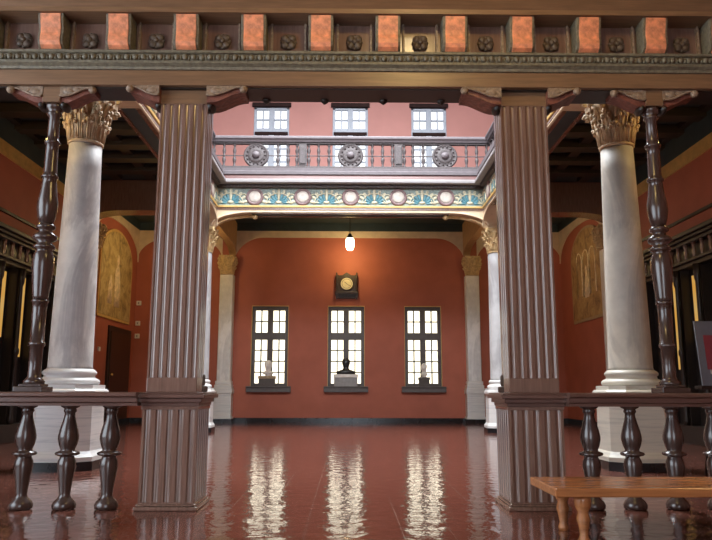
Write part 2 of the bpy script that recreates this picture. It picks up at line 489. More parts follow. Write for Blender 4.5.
# ------------------------------------------------------------------ Corinthian capital
def capital(mb, r, h, ab):
    """base z=0, shaft radius r, half-abacus ab"""
    bell = [(r * 1.02, 0), (r * 1.10, .02 * h), (r * 1.10, .05 * h), (r * 1.0, .07 * h), (r * 1.02, .3 * h), (r * 1.1, .55 * h), (r * 1.28, .78 * h), (r * 1.5, .88 * h)]
    mb.lathe(bell, n=24)
    def leaf(ang, z0, hh, w, out):
        prof = [(1.02, 0), (1.07, .25), (1.12, .5), (1.12 + out * .45, .75), (1.12 + out, .92), (1.12 + out * 1.25, .88), (1.12 + out * 1.2, .78)]
        wid = [.85, 1, 1.05, .95, .7, .45, .15]
        rows = []
        for (pr, pz), ww in zip(prof, wid):
            row = []
            for q in (-1, -.55, 0, .55, 1):
                a = ang + q * w * ww
                rr = r * pr * (1.045 if q == 0 else (1.0 if abs(q) < .9 else .965))
                row.append((rr * cos(a), rr * sin(a), z0 + hh * pz))
            rows.append(row)
        mb.grid(rows)
        back = [[(p[0] * .93, p[1] * .93, p[2] - .008) for p in row] for row in rows]
        mb.grid(back)
        # raised midrib and rounded curling tip
        mb.tube([(r * pr * 1.05 * cos(ang), r * pr * 1.05 * sin(ang), z0 + hh * pz) for pr, pz in prof[:6]], r * .05, 6)
        for q in (-1, 0, 1):
            a = ang + q * w * .55
            mb.ball(r * (1.12 + out * (1.2 if q == 0 else .85)) * cos(a), r * (1.12 + out * (1.2 if q == 0 else .85)) * sin(a), z0 + hh * (.88 if q == 0 else .74), r * .13, r * .13, hh * .09, n=8, m=5)
        for q in (-1, 1):
            a = ang + q * w * .95
            mb.tube([(r * 1.07 * cos(a), r * 1.07 * sin(a), z0), (r * 1.14 * cos(a), r * 1.14 * sin(a), z0 + hh * .5), (r * (1.14 + out * .4) * cos(a), r * (1.14 + out * .4) * sin(a), z0 + hh * .72)], r * .05, 6)
    for k in range(8): leaf(2 * pi * (k + .5) / 8, .05 * h, .42 * h, .30, .22)
    for k in range(8): leaf(2 * pi * k / 8, .08 * h, .66 * h, .27, .34)
    # corner volutes and centre flowers
    for k in range(4):
        a = pi / 4 + k * pi / 2
        R1 = ab * 1.16
        pts = []
        for t in range(8):
            f = t / 7; pts.append(((r * 1.1 + (R1 - r * 1.1) * f) * cos(a), (r * 1.1 + (R1 - r * 1.1) * f) * sin(a), h * (.5 + .36 * sqrt(f))))
        mb.tube(pts, .045 * h, 6)
        th = [(R1 * cos(a) + .085 * h * cos(t * .9) * cos(a) * (1 - t * .07), R1 * sin(a) + .085 * h * cos(t * .9) * sin(a) * (1 - t * .07), h * .78 + .085 * h * sin(t * .9) * (1 - t * .07)) for t in range(9)]
        mb.tube(th, .04 * h, 6)
        mb.ball(R1 * cos(a), R1 * sin(a), h * .78, .05 * h)
        b = k * pi / 2
        mb.ball(ab * .92 * cos(b), ab * .92 * sin(b), h * .92, .09 * h, .09 * h, .08 * h)
        for s in (-1, 1):
            bb = b + s * .3
            mb.tube([(r * 1.2 * cos(bb), r * 1.2 * sin(bb), h * .55), (r * 1.45 * cos(bb - s * .06), r * 1.45 * sin(bb - s * .06), h * .8), (r * 1.5 * cos(bb - s * .2), r * 1.5 * sin(bb - s * .2), h * .84)], .035 * h, 6)
    # abacus with concave sides
    pts = []
    for k in range(4):
        a0 = pi / 4 + k * pi / 2
        c0 = Vector((ab * 1.22 * cos(a0 - .06), ab * 1.22 * sin(a0 - .06))); c1 = Vector((ab * 1.22 * cos(a0 + .06), ab * 1.22 * sin(a0 + .06)))
        nx = Vector((ab * 1.22 * cos(a0 + pi / 2 - .06), ab * 1.22 * sin(a0 + pi / 2 - .06)))
        pts += [tuple(c0), tuple(c1)]
        mid = (c1 + nx) / 2
        for f in (.25, .5, .75):
            p = c1.lerp(nx, f); p = p - mid.normalized() * (ab * .12 * (1 - (2 * f - 1) ** 2)); pts.append(tuple(p))
    mb.prism(pts, h * .88, h, 'z')
    return mb

def chamf(w, c):
    return [(-w + c, -w), (w - c, -w), (w, -w + c), (w, w - c), (w - c, w), (-w + c, w), (-w, w - c), (-w, -w + c)]
def chamf_stack(mb, levels):
    """levels: (half width, chamfer, z)"""
    b = len(mb.v)
    for w, c, z in levels:
        for p, q in chamf(w, c): mb.v.append((p, q, z))
    for i in range(len(levels) - 1):
        for k in range(8):
            l = (k + 1) % 8
            mb.face([b + i * 8 + k, b + i * 8 + l, b + (i + 1) * 8 + l, b + (i + 1) * 8 + k])
    mb.face([b + k for k in range(8)][::-1]); mb.face([b + (len(levels) - 1) * 8 + k for k in range(8)])
    return mb

PALEM = marble('pale_marble', (.80, .79, .78), (.64, .63, .63), (.78, .76, .72))
BEIGEM = marble('beige_marble', (.58, .54, .47), (.42, .39, .35), (.54, .49, .41))
REARDIM = marble('dimmed_rear_marble', (.50, .495, .50), (.36, .35, .36), (.47, .455, .45))  # same marble as the front, colour darkened to offset strong light on the rear columns
def marble_column(label, x, y, capmat, r0, r1, s, zc):
    t = thing('marble_column', label, 'column', (x, y, 0), 0, 'marble columns round the court')
    chamf_stack(MB(), [(.63 * s, .26 * s, 0), (.63 * s, .26 * s, .15)]).build('black_footing', BLACKB, t)
    chamf_stack(MB(), [(.62 * s, .26 * s, .15), (.62 * s, .26 * s, .22), (.555 * s, .24 * s, .31), (.545 * s, .235 * s, 1.17), (.57 * s, .24 * s, 1.22), (.60 * s, .25 * s, 1.24), (.60 * s, .25 * s, 1.30), (.57 * s, .24 * s, 1.33)]).build('pedestal', LAYERB if x > 0 and y < 10 else LAYER, t)
    bm = MB()
    chamf_stack(bm, [(.54 * s, .22 * s, 1.33), (.54 * s, .22 * s, 1.40)])
    bm.lathe([(.49 * s, 1.40), (.52 * s, 1.43), (.52 * s, 1.47), (.49 * s, 1.50), (.44 * s, 1.52), (.43 * s, 1.56), (.46 * s, 1.585), (.46 * s, 1.62), (.43 * s, 1.65), (r0 * 1.04, 1.67)], n=32)
    bm.build('base', LAYERB if x > 0 and y < 10 else LAYER, t)
    sh = [(r0 * 1.03, 1.67), (r0, 1.72)]
    for k in range(1, 10):
        f = k / 9; sh.append((r0 + (r1 - r0) * (f ** 1.15), 1.72 + (zc - 1.72) * f))
    MB().lathe(sh, n=36).build('shaft', (BEIGEM if x > 0 else MARBLE) if y < 10 else REARDIM, t)
    cm = capital(MB(), r1, ZCAP1 - zc, r1 * 1.6); cm.xf(Matrix.Translation((0, 0, zc)))
    cm.build('capital', capmat, t)
    return t
CAPF = simple('weathered_capital_stone', (.52, .385, .24), .6, .25, 9, bump=.3)
marble_column('front marble column behind the turned post, with dark veins, near the open floor', -XC, YF, CAPF, .37, .285, .97, 5.72)
marble_column('front marble column beside the grey poster, streaked beige shaft', XC, YF, CAPF, .37, .285, .97, 5.72)
marble_column('rear marble column half hidden by the fluted pillar left of the white bust on tan plinth', -XC - .03, YR, CAPST, .33, .29, .85, ZCAP0)
marble_column('rear marble column half hidden by the fluted pillar nearest the wooden bench', XC + .03, YR, CAPST, .33, .29, .85, ZCAP0)
for o in bpy.data.objects:
    if o.name.startswith('marble_column'):
        pass

# pilasters on the walls
def pilaster(label, x, y, rz, group='pilasters on the red walls'):
    t = thing('wall_pilaster', label, 'pilaster', (x, y, 0), rz, group)
    # local: wall plane at y=+.0 behind, pilaster projects to -y
    MB().box(-.42, .42, -.56, 0, 0, .17).build('black_footing', BLACKB, t)
    pm = MB(); pm.box(-.40, .40, -.54, 0, .17, .27); pm.box(-.36, .36, -.50, 0, .27, 1.2); pm.box(-.40, .40, -.54, 0, 1.2, 1.36)
    pm.box(-.38, .38, -.52, 0, 1.36, 1.44); pm.build('pedestal', LAYER, t, .015)
    bm = MB(); bm.box(-.36, .36, -.5, 0, 1.44, 1.56); bm.box(-.33, .33, -.46, 0, 1.56, 1.72); bm.build('base', LAYER, t, .03)
    sm = MB(); sm.prism([(-.29, 0), (-.29, -.36), (-.26, -.42), (.26, -.42), (.29, -.36), (.29, 0)], 1.72, ZCAP0 + .3, 'z'); sm.build('shaft', PALEM, t)
    c = capital(MB(), .27, .82, .36); c.xf(Matrix.Translation((0, -.30, ZCAP0 + .3)))
    c.build('capital', CAPST, t)
    return t
PX = 5.22
pilaster('wall pilaster left of the window with the white bust on a tan plinth', -PX, YW, 0)
pilaster('wall pilaster right of the window with the white bust on a dark plinth', PX, YW, 0)
pilaster('side wall pilaster beside the mural with the standing figure', -XW, 15.72, pi / 2)
pilaster('side wall pilaster beside the mural with the pale arches', XW, 15.72, -pi / 2)

# ------------------------------------------------------------------ court beams with basket arch, frieze, balcony
def arch_poly(u0, u1, zs, zf, zt, rx, N=10):
    """arched lintel: springs at zs at both ends, flat soffit zf, top zt. returns list of quads columns (u, zlow)"""
    out = []
    for k in range(N + 1):
        a = pi / 2 * k / N
        out.append((u0 + rx * (1 - cos(a)), zs + (zf - zs) * sin(a)))
    for k in range(N + 1):
        a = pi / 2 * (1 - k / N)
        out.append((u1 - rx * (1 - cos(a)), zs + (zf - zs) * sin(a)))
    return out
def arch_beam(mb, u0, u1, zs, zf, zt, rx, t0, t1, axis):
    low = arch_poly(u0, u1, zs, zf, zt, rx)
    n = len(low); b = len(mb.v)
    for lay in (t0, t1):
        for p, q in low:
            for qq in (q, zt): mb.v.append((p, lay, qq) if axis == 'x' else (lay, p, qq))
    L = 2 * n
    for i in range(n - 1):
        a, bq, c, d = b + 2 * i, b + 2 * i + 1, b + 2 * i + 3, b + 2 * i + 2
        mb.face([a, bq, c, d]); mb.face([L + a, L + d, L + c, L + bq]); mb.face([a, d, L + d, L + a]); mb.face([bq, L + bq, L + c, c])
    mb.face([b, L + b, L + b + 1, b + 1]); e = b + 2 * (n - 1); mb.face([e, e + 1, L + e + 1, L + e])
    return mb
ZF0, ZF1 = 7.40, 8.0     # painted frieze
xl = XI + .5             # outer face

def frieze(root, length, n, M, seg_first=True):
    """painted frieze along local x, facing -y, centred; returns nothing. n medallions"""
    g = MB().box(-length / 2, length / 2, .0, .02, ZF0, ZF1); g.xf(M); g.build('frieze_ground', PALETEAL, root)
    pitch = 1.60
    cz = (ZF0 + ZF1) / 2
    for k in range(n):
        u = (k - (n - 1) / 2) * pitch
        R = Matrix.Translation((u, 0, cz)) @ Matrix.Rotation(pi / 2, 4, 'X')
        m = MB(); m.lathe([(.30, -.005), (.30, .02), (.27, .045), (.22, .045), (.20, .025)], n=24); m.xf(M @ R)
        mo = m.build('medallion', MAUVER, root)
        d = MB(); d.lathe([(.205, .0), (.205, .03), (.17, .05), (.08, .06), (.02, .062)], n=20); d.xf(M @ R); d.build('medallion_disc', ROSE, mo)
    for k in range(n + 1):
        u = (k - n / 2) * pitch
        if abs(u) + .5 > length / 2: 
            pass
        cr = MB(); tq = MB()
        zb = ZF0 + .06
        for i in range(9):
            a = pi * (i + .5) / 9
            Rr = Matrix.Rotation(-(a - pi / 2), 3, 'Y')
            L = .40 + .06 * abs(cos(a))
            tq.ball(u + .30 * cos(a), -.012, zb + .26 * sin(a), .045, .014, .17, n=8, m=6, rot=Rr)
            cr.ball(u + (.50) * cos(a), -.016, zb + .44 * sin(a), .05, .014, .075, n=8, m=5, rot=Rr)
        cr.tube([(u + .42 * cos(pi * i / 12), -.015, zb + .37 * sin(pi * i / 12)) for i in range(13)], .022, 6)
        for s in (-1, 1):
            pts = [(u + s * (.43 + .14 * cos(t * .7)), -.02, zb + .18 + .16 * sin(t * .7)) for t in range(8)]
            cr.tube(pts, .022, 6)
            cr.ball(u + s * .33, -.018, zb + .05, .09, .014, .03)
        cr.ball(u, -.02, zb + .30, .045, .018, .20, n=8, m=6); cr.ball(u, -.02, zb + .06, .10, .02, .05)
        tq.xf(M); cr.xf(M)
        tq.build('palmette', TURQ, root); cr.build('palmette_scroll', CREAML, root)

def court_side(name, label, M, half, endx, palms, arch=True, brackets=False):
    """local x along the beam, local -y faces the court, origin on the court face"""
    root = thing(name, label, 'beam', (0, 0, 0), 0, 'arched beams round the court')
    bm = MB(); arch_beam(bm, -endx, endx, ZCAP1 + .02, ZSOF, 7.25, 1.35, 0, .5, 'x'); bm.xf(M); bm.build('arch', CREAM, root)
    rim = MB()
    low = arch_poly(-endx, endx, ZCAP1 + .02, ZSOF, 7.25, 1.35)
    rim.tube([(p, -.01, q + .02) for p, q in low], .035, 6); rim.xf(M); rim.build('arch_moulding', CREAM, root)
    s = MB(); s.box(-endx + 1.3, endx - 1.3, .10, .40, ZSOF - .012, ZSOF - .002); s.xf(M); s.build('soffit_panel', TEAL, root)
    e = MB(); e.box(-endx + 1.3, endx - 1.3, .0, .09, ZSOF - .03, ZSOF - .001); e.box(-endx + 1.3, endx - 1.3, .41, .5, ZSOF - .03, ZSOF - .001); e.xf(M); e.build('soffit_border', PILLAR, root)
    b2 = MB(); b2.box(-half, half, .02, .5, 7.25, ZCEIL - .005); b2.xf(M); b2.build('beam', DENT, root)
    g = MB(); g.box(-half - .03, half + .03, -.05, .02, 7.33, 7.40); g.xf(M); g.build('gold_moulding', GOLD, root, .01)
    g = MB(); g.box(-half - .01, half + .01, -.02, .02, 7.25, 7.33); g.xf(M); g.build('brown_moulding', PILLAR, root)
    frieze(root, 2 * half, palms, M)
    return root
MR = Matrix.Translation((0, YRI, 0))                                   # rear, faces -y
ML = Matrix.Translation((-XI, (YFI + YRI) / 2, 0)) @ Matrix.Rotation(pi / 2, 4, 'Z')    # left side, faces +x
MRt = Matrix.Translation((XI, (YFI + YRI) / 2, 0)) @ Matrix.Rotation(-pi / 2, 4, 'Z')
MFr = Matrix.Translation((0, YFI, 0)) @ Matrix.Rotation(pi, 4, 'Z')
hy = (YRI - YFI) / 2
rear = court_side('arched_beam', 'cream arched beam with painted medallion frieze facing the hall under the balcony', MR, XI, XI + .15, 5)
court_side('arched_beam', 'receding arched beam with teal soffit between the left fluted pillar and the veined marble column', ML, hy, hy + .1, 6)
court_side('arched_beam', 'receding arched beam with teal soffit between the right fluted pillar and the beige marble column', MRt, hy, hy + .1, 6)
# scrolled iron brackets in the rear arch corners
for s in (-1, 1):
    b = MB(); pts = [(s * (XI + .1 - 1.3 * (1 - cos(a))), YRI + .26, ZCAP1 - .05 + (ZSOF - ZCAP1 - .02) * sin(a)) for a in [i * pi / 2 / 8 for i in range(9)]]
    b.tube(pts, .05, 8); b.ball(pts[-1][0] - s * .05, YRI + .2, ZSOF - .1, .09)
    b.tube([(p[0], YRI + .12, p[2] - .02) for p in pts[:6]], .03, 6)
    b.build('scroll_bracket', CAPST, rear)

def balcony(label, M, half, discs, posts, bals, span=None, back=0, ext=.3):
    root = thing('balcony_railing', label, 'balcony', (0, 0, 0), 0, 'balcony fronts round the court')
    a0, a1 = (-half, half) if span is None else span
    def bx(name, y0, y1, z0, z1, mat, bev=.01, ex=0):
        m = MB(); m.box(a0 - ex, a1 + ex, y0, y1, z0, z1); m.xf(M); m.build(name, mat, root, bev)
    bx('dentil_course', -.12, .02, 8.0, 8.1, DENT, 0)
    pts = [(a0, 8.095), (a0, 8.07)]; k = a0 + .06
    while k < a1 - .1:
        pts += [(k, 8.07), (k, 8.02), (k + .06, 8.02), (k + .06, 8.07)]; k += .12
    dm = MB(); dm.prism(pts + [(a1, 8.07), (a1, 8.095)], -.16, -.121, 'y'); dm.xf(M); dm.build('dentils', BALD, root)
    m = MB(); m.prism([(.0, 8.1), (-.30, 8.1), (-.33, 8.13), (-.33, 8.21), (-.30, 8.24), (.0, 8.24)], a0, a1, 'x'); m.xf(M); m.build('white_moulding', OFFW, root)
    m = MB(); m.prism([(.0, 8.24), (-.28, 8.24), (-.26, 8.30), (-.21, 8.38), (-.20, 8.42), (.0, 8.42)], a0, a1, 'x'); m.xf(M); m.build('cavetto', BALR, root)
    m = MB(); m.prism([(.4, 8.42), (-.24, 8.42), (-.24, 8.52), (-.20, 8.55), (-.20, 8.65), (.4, 8.65)], a0, a1, 'x'); m.xf(M); m.build('plinth_rail', BALC, root)
    M = M @ Matrix.Translation((0, back, -.07)); a0 -= ext; a1 += ext
    bx('foot_rail', -.16, .02, 8.72, 8.80, BALD)
    bx('under_rail', -.14, .0, 9.58, 9.64, BALD)
    m = MB(); m.prism([(.02, 9.64), (-.18, 9.64), (-.2, 9.70), (-.24, 9.75), (-.24, 9.81), (-.22, 9.84), (.06, 9.84), (.06, 9.72)], a0, a1, 'x'); m.xf(M); m.build('handrail', BALC, root)
    bx('middle_rail', -.085, -.055, 9.17, 9.20, BALD, 0)
    prof = [(.05, 8.80), (.05, 8.84), (.03, 8.88), (.045, 8.95), (.065, 9.03), (.055, 9.10), (.03, 9.15), (.05, 9.17), (.05, 9.20), (.03, 9.22), (.05, 9.29), (.062, 9.36), (.04, 9.45), (.028, 9.5), (.05, 9.53), (.05, 9.58)]
    for x in bals:
        m = MB(); m.lathe(prof, x, -.07, 12); m.xf(M); m.build('baluster', BALD, root)
    for x in posts:
        m = MB(); m.box(x - .14, x + .14, -.16, .0, 8.80, 9.58); m.box(x - .10, x + .10, -.19, -.16, 8.88, 9.5); m.xf(M); m.build('carved_post', BALD, root, .01)
    for x in discs:
        R = Matrix.Translation((x, -.07, 9.19)) @ Matrix.Rotation(pi / 2, 4, 'X')
        m = MB(); m.lathe([(.42, -.05), (.43, .0), (.42, .05), (.38, .07), (.36, .05), (.27, .05), (.25, .07), (.2, .08), (.12, .07)], n=32); m.xf(M @ R)
        for i in range(14):
            a = 2 * pi * i / 14
            m2 = len(m.v); m.ball(.31 * cos(a), .31 * sin(a), .06, .035, n=6, m=4); m.xf(M @ R, m2)
        d = m.build('roundel', BALD, root)
        m = MB(); m.lathe([(.12, .06), (.13, .09), (.10, .13), (.05, .16), (.01, .165)], n=16); m.xf(M @ R); m.build('boss', BALC, d)
    return root
hb = XI - .0
bl = []
for d in (-3.18, 0, 3.18):
    for o in (-1.08, -.73, .73, 1.08): bl.append(d + o)
bl += [s * (1.61 + o) for s in (-1, 1) for o in (-.20, .20)]
bl = [x for x in bl if abs(x) < hb - .05] + [-4.60, 4.60]
balcony('balcony front with three carved roundels below the gallery windows', MR, hb, (-3.18, 0, 3.18), (-1.61, 1.61), sorted(bl))
for Mx, lab, sg in ((ML, 'side balcony meeting the roundel railing at the corner nearest the left fluted pillar', 1), (MRt, 'side balcony meeting the roundel railing at the corner nearest the right fluted pillar', -1)):
    sp = (-hy, hy - .345) if sg > 0 else (-hy + .345, hy)
    xs = [sg * (hy - .45 - .35 * i) for i in range(3)]
    xs += [sg * (hy - 2.75 - .35 * i) for i in range(3)]
    balcony(lab, Mx, hy, (sg * (hy - 2.1),), (sg * (hy - 4.1),), xs, sp, .3, 0)

# transverse arches joining court columns to the wall pilasters
def cross_arch(label, u0, u1, t0, t1, axis, mat):
    o = arch_beam(MB(), u0, u1, 7.02, 7.4, ZCEIL - .02, 1.3, t0, t1, axis).build('cross_arch', mat)
    tag(o, label, 'arch', 'arches across the aisles')
cross_arch('cream arch from the rear column to the pilaster left of the bust windows', YR + .36, YW - .07, -XC - .3, -XC, 'y', OCHRE)
cross_arch('cream arch from the rear column to the pilaster right of the bust windows', YR + .36, YW - .07, XC, XC + .3, 'y', OCHRE)
cross_arch('dark arch across the aisle in front of the mural with the standing figure', -XW + .07, -XC - .33, 15.4, 16.1, 'x', PILLAR)
cross_arch('dark arch across the aisle in front of the mural with the pale arches', XC + .33, XW - .07, 15.4, 16.1, 'x', PILLAR)

# ------------------------------------------------------------------ fluted pillars of the screen
def fluted(x0, x1, y0, y1, nf, ns, fw_, dep):
    """cross-section outline with flutes on all four faces"""
    def side(p0, p1, n, nrm):
        pts = []; L = (p1 - p0).length; d = (p1 - p0).normalized()
        pitch = L / n
        pts.append(p0.copy())
        for k in range(n):
            c = p0 + d * pitch * (k + .5)
            for i in range(13):
                a = pi * i / 12
                pts.append(c - d * (fw_ / 2) * cos(a) - nrm * dep * sin(a))
        return pts
    A, B, Cc, D = Vector((x0, y0)), Vector((x1, y0)), Vector((x1, y1)), Vector((x0, y1))
    pts = side(A, B, nf, Vector((0, -1))) + side(B, Cc, ns, Vector((1, 0))) + side(Cc, D, nf, Vector((0, 1))) + side(D, A, ns, Vector((-1, 0)))
    return [(p.x, p.y) for p in pts]
ZRAIL = 1.285
def pillar(label, s):
    t = thing('fluted_pillar', label, 'pillar', (s * 2.065, .15, 0), 0, 'fluted pillars of the wooden screen')
    w, d = .285, .15
    m = MB(); m.prism(fluted(-w, w, -d, d, 6, 3, .055, .018), 1.45, 4.74, 'z'); m.build('shaft', PILLAR, t)
    m = MB()
    for k in range(6):
        fx = -w + 2 * w * (k + .5) / 6
        for sg in (-1, 1):
            m.prism([(fx + sg * .0275, 4.74), (fx + sg * .0275, 4.705), (fx + sg * .024, 4.722), (fx + sg * .014, 4.734), (fx, 4.74)], -d, -d + .02, 'y')
    m.build('flute_heads', PILLAR, t)
    m = MB(); m.box(-w, w, -d, d, ZRAIL, 1.45)
    m.build('shaft_foot', PILLAR, t, .006)
    m = MB(); m.box(-w, w, -d, d, 4.74, 4.93)
    # rounded heads of the flutes
    pitch = 2 * w / 6
    m.build('shaft_head', LINTEL, t, .006)
    # rear half of the pillar
    m = MB(); m.box(-w + .05, w - .05, d, d + .32, 1.5, 4.93); m.build('rear_shaft', PILLAR, t, .01)
    m = MB(); m.box(-w - .0, w + .0, d, d + .36, ZRAIL, 1.36); m.box(-w + .03, w - .03, d, d + .34, 1.36, 1.5); m.build('rear_foot', DARK, t, .02)
    # pedestal
    m = MB(); m.prism(fluted(-.31, .31, -.17, .50, 5, 6, .066, .02), .09, 1.09, 'z'); m.build('pedestal', PILLAR, t)
    m = MB(); m.box(-.32, .32, -.18, .51, 1.09, 1.13); m.box(-.31, .31, -.17, .5, .07, .09); m.build('pedestal_band', PILLAR, t, .005)
    m = MB(); m.box(-.35, .35, -.21, .54, 0, .045); m.box(-.33, .33, -.19, .52, .045, .07); m.build('plinth', PILLAR, t, .012)
    # cap moulding that continues the handrail
    m = MB()
    for z0, z1, e in ((1.13, 1.17, .02), (1.17, 1.22, .05), (1.22, 1.265, .09), (1.265, ZRAIL, .075)):
        m.box(-.31 - e, .31 + e, -.17 - e, .50 + e, z0, z1)
    m.build('cap_moulding', RAILW, t, .008)
pillar('fluted brown pillar beside the stretch of balustrade without a bench', -1)
pillar('fluted brown pillar behind the end of the wooden bench', 1)

# balustrades
def baluster_prof():
    P = [(.09, .0), (.125, .01), (.13, .05), (.11, .09), (.075, .12), (.06, .15), (.062, .19), (.068, .25), (.085, .36), (.102, .46), (.098, .52), (.08, .56), (.075, .575), (.125, .59), (.135, .605), (.125, .62), (.08, .635), (.078, .65),
         (.098, .70), (.112, .76), (.112, .80), (.098, .87), (.075, .95), (.060, 1.01), (.056, 1.05), (.07, 1.07), (.07, 1.085), (.062, 1.10), (.10, 1.12), (.105, 1.135)]
    return P
def balustrade(label, s, xs):
    t = thing('balustrade', label, 'balustrade', (0, 0, 0), 0, 'balustrades of the wooden screen')
    a0, a1 = sorted((s * 2.40, s * 5.9))
    m = MB(); m.prism([(-.15, 1.135), (-.15, 1.165), (-.18, 1.18), (-.18, 1.225), (-.22, 1.245), (-.22, 1.27), (-.205, ZRAIL), (.33, ZRAIL), (.345, 1.27), (.345, 1.245), (.30, 1.225), (.30, 1.18), (.27, 1.165), (.27, 1.135)], a0, a1, 'x')
    m.build('handrail', RAILW, t)
    first = None
    for x in xs:
        if first is None:
            first = MB().lathe(baluster_prof(), 0, 0, 24).build('baluster', BALUSTER, t); o = first
        else:
            o = first.copy(); C.objects.link(o); o.parent = t
        o.location = (s * x, .08, 0)
    e = MB().box(-.25, .25, -.25, .25, 0, 4.915).build('square_post', PILLAR, None, .01); e.location = (s * 6.16, .08, 0)
    tag(e, 'plain square post closing the %s end of the wooden screen' % ('left' if s < 0 else 'right'), 'post', 'end posts of the screen')
balustrade('wooden balustrade of turned balusters in front of the dark veined marble column', -1, [2.75, 3.22, 3.70, 4.17, 4.64, 5.11, 5.58])
balustrade('wooden balustrade of turned balusters behind the bench', 1, [2.70, 3.17, 3.65, 4.12, 4.59, 5.06, 5.53])

# tall turned posts standing on the handrail
def post(label, s):
    t = thing('turned_post', label, 'post', (s * 3.66, .08, ZRAIL), 0, 'turned posts of the wooden screen')
    m = MB(); m.box(-.16, .16, -.16, .16, 0, .06); m.box(-.12, .12, -.12, .12, .06, .09); m.build('base', BALUSTER, t, .008)
    m = MB(); m.lathe([(.115, .09), (.12, .12), (.09, .15), (.075, .17), (.07, .30), (.076, .52), (.09, .525), (.095, .545), (.09, .565), (.078, .57), (.08, .95), (.082, 1.02), (.098, 1.03), (.10, 1.05), (.085, 1.06)], n=20)
    m.build('lower_shaft', BALUSTER, t)
    m = MB(); m.lathe([(.085, 1.06), (.09, 1.10), (.105, 1.25), (.118, 1.40), (.122, 1.50), (.115, 1.58), (.10, 1.62), (.085, 1.65), (.12, 1.67), (.125, 1.69), (.10, 1.72), (.08, 1.74), (.135, 1.78), (.14, 1.80), (.13, 1.83), (.08, 1.86), (.075, 1.89), (.11, 1.91), (.11, 1.94), (.08, 1.97)], n=20)
    m.build('knotted_vase', BALUSTER, t)
    m = MB(); m.lathe([(.08, 1.97), (.105, 2.06), (.12, 2.16), (.118, 2.24), (.10, 2.34), (.085, 2.46), (.08, 2.52), (.095, 2.53), (.10, 2.55), (.085, 2.57), (.078, 2.60), (.074, 2.86), (.072, 2.95), (.092, 2.96), (.095, 2.985), (.075, 3.0), (.068, 3.05), (.062, 3.30), (.085, 3.32), (.09, 3.34), (.075, 3.36), (.10, 3.39), (.115, 3.42), (.115, 3.45)], n=20)
    m.build('upper_shaft', BALUSTER, t)
    m = MB(); m.box(-.105, .105, -.14, .12, 3.45, 3.645); m.build('top_block', LINTEL, t, .006)
    for sd in (-1, 1): bracket(t, sd * .105, -.13, .11, 3.645, sd, .40, .105)
def bracket(parent, x, y0, y1, ztop, sd, w, h):
    """scrolled bracket under the lintel, growing sideways from x in direction sd"""
    N = 16; A = []; B = []
    for k in range(N + 1):
        f = k / N
        t_ = min(1, max(0, (f - .12) / .80)); sm = t_ * t_ * (3 - 2 * t_)
        a_ = h * (1 - sm) + .018
        A.append((x + sd * w * f, ztop - a_)); B.append((x + sd * w * f, ztop - a_ - .08 * (1 - .3 * f)))
    m = MB(); m.prism([(x, ztop)] + B + [(x + sd * w, ztop)], y0 + .02, y1, 'y'); b = m.build('bracket', REDWOOD, parent)
    low = B
    m = MB(); m.prism([(x, ztop - .003)] + A + [(x + sd * w, ztop - .003)], y0 - .015, y0 + .02, 'y')
    m.tube([(p, y0 - .015, q) for p, q in A], .014, 6)
    m.ball(x + sd * w * .97, y0 - .01, ztop - .045, .05, .045, .048)
    m.ball(x + sd * w * .25, y0 - .012, ztop - .065, .07, .014, .04); m.ball(x + sd * w * .5, y0 - .012, ztop - .045, .05, .012, .025)
    m.build('carved_face', CARVE, b)
    m = MB(); m.ball(x + sd * .03, (y0 + y1) / 2, low[0][1] - .01, .055, .12, .06); m.build('acanthus_drop', DARK, b)
post('turned wooden post on the rail in front of the dark veined marble column', -1)
post('turned wooden post on the rail beside the grey poster', 1)

# ------------------------------------------------------------------ entablature of the screen
ent = thing('carved_cornice', 'carved wooden cornice with orange banded brackets and rosettes above the pillars', 'cornice', (0, 0, 0))
EX = 6.4
m = MB(); m.box(-EX, EX, -.12, .34, 4.93, 5.12); m.build('lintel', LINTEL, ent, .006)
m = MB(); m.box(-EX, EX, -.05, .33, 4.915, 4.93); m.build('lintel_soffit', DARK, ent)
m = MB(); m.prism([(.3, 5.12), (-.14, 5.12), (-.15, 5.15), (-.19, 5.18), (-.19, 5.21), (-.16, 5.22), (-.17, 5.30), (-.2, 5.31), (-.2, 5.34), (.3, 5.34)], -EX, EX, 'x'); m.build('moulding', GREENBR, ent)
m = MB(); x = -EX + .06
while x < EX:
    m.ball(x, -.175, 5.262, .036, .03, .04, n=8, m=5); m.ball(x + .05, -.17, 5.255, .012, .03, .035, n=5, m=4); x += .1
m.build('egg_moulding', GREENBR, ent)
m = MB(); m.box(-EX, EX, .0, .4, 5.34, 5.80); m.build('frieze_board', PILLAR, ent)
m = MB(); m.prism([(.4, 5.78), (-.30, 5.78), (-.30, 5.84), (-.36, 5.9), (-.45, 6.0), (-.45, 6.2), (.4, 6.2)], -EX, EX, 'x'); m.build('crown_moulding', LINTEL, ent)
m = MB(); m.box(-EX, EX, .05, .40, 6.2, ZCEIL); m.build('wall_panelling', DARK, ent)
mod0 = ros0 = div0 = None
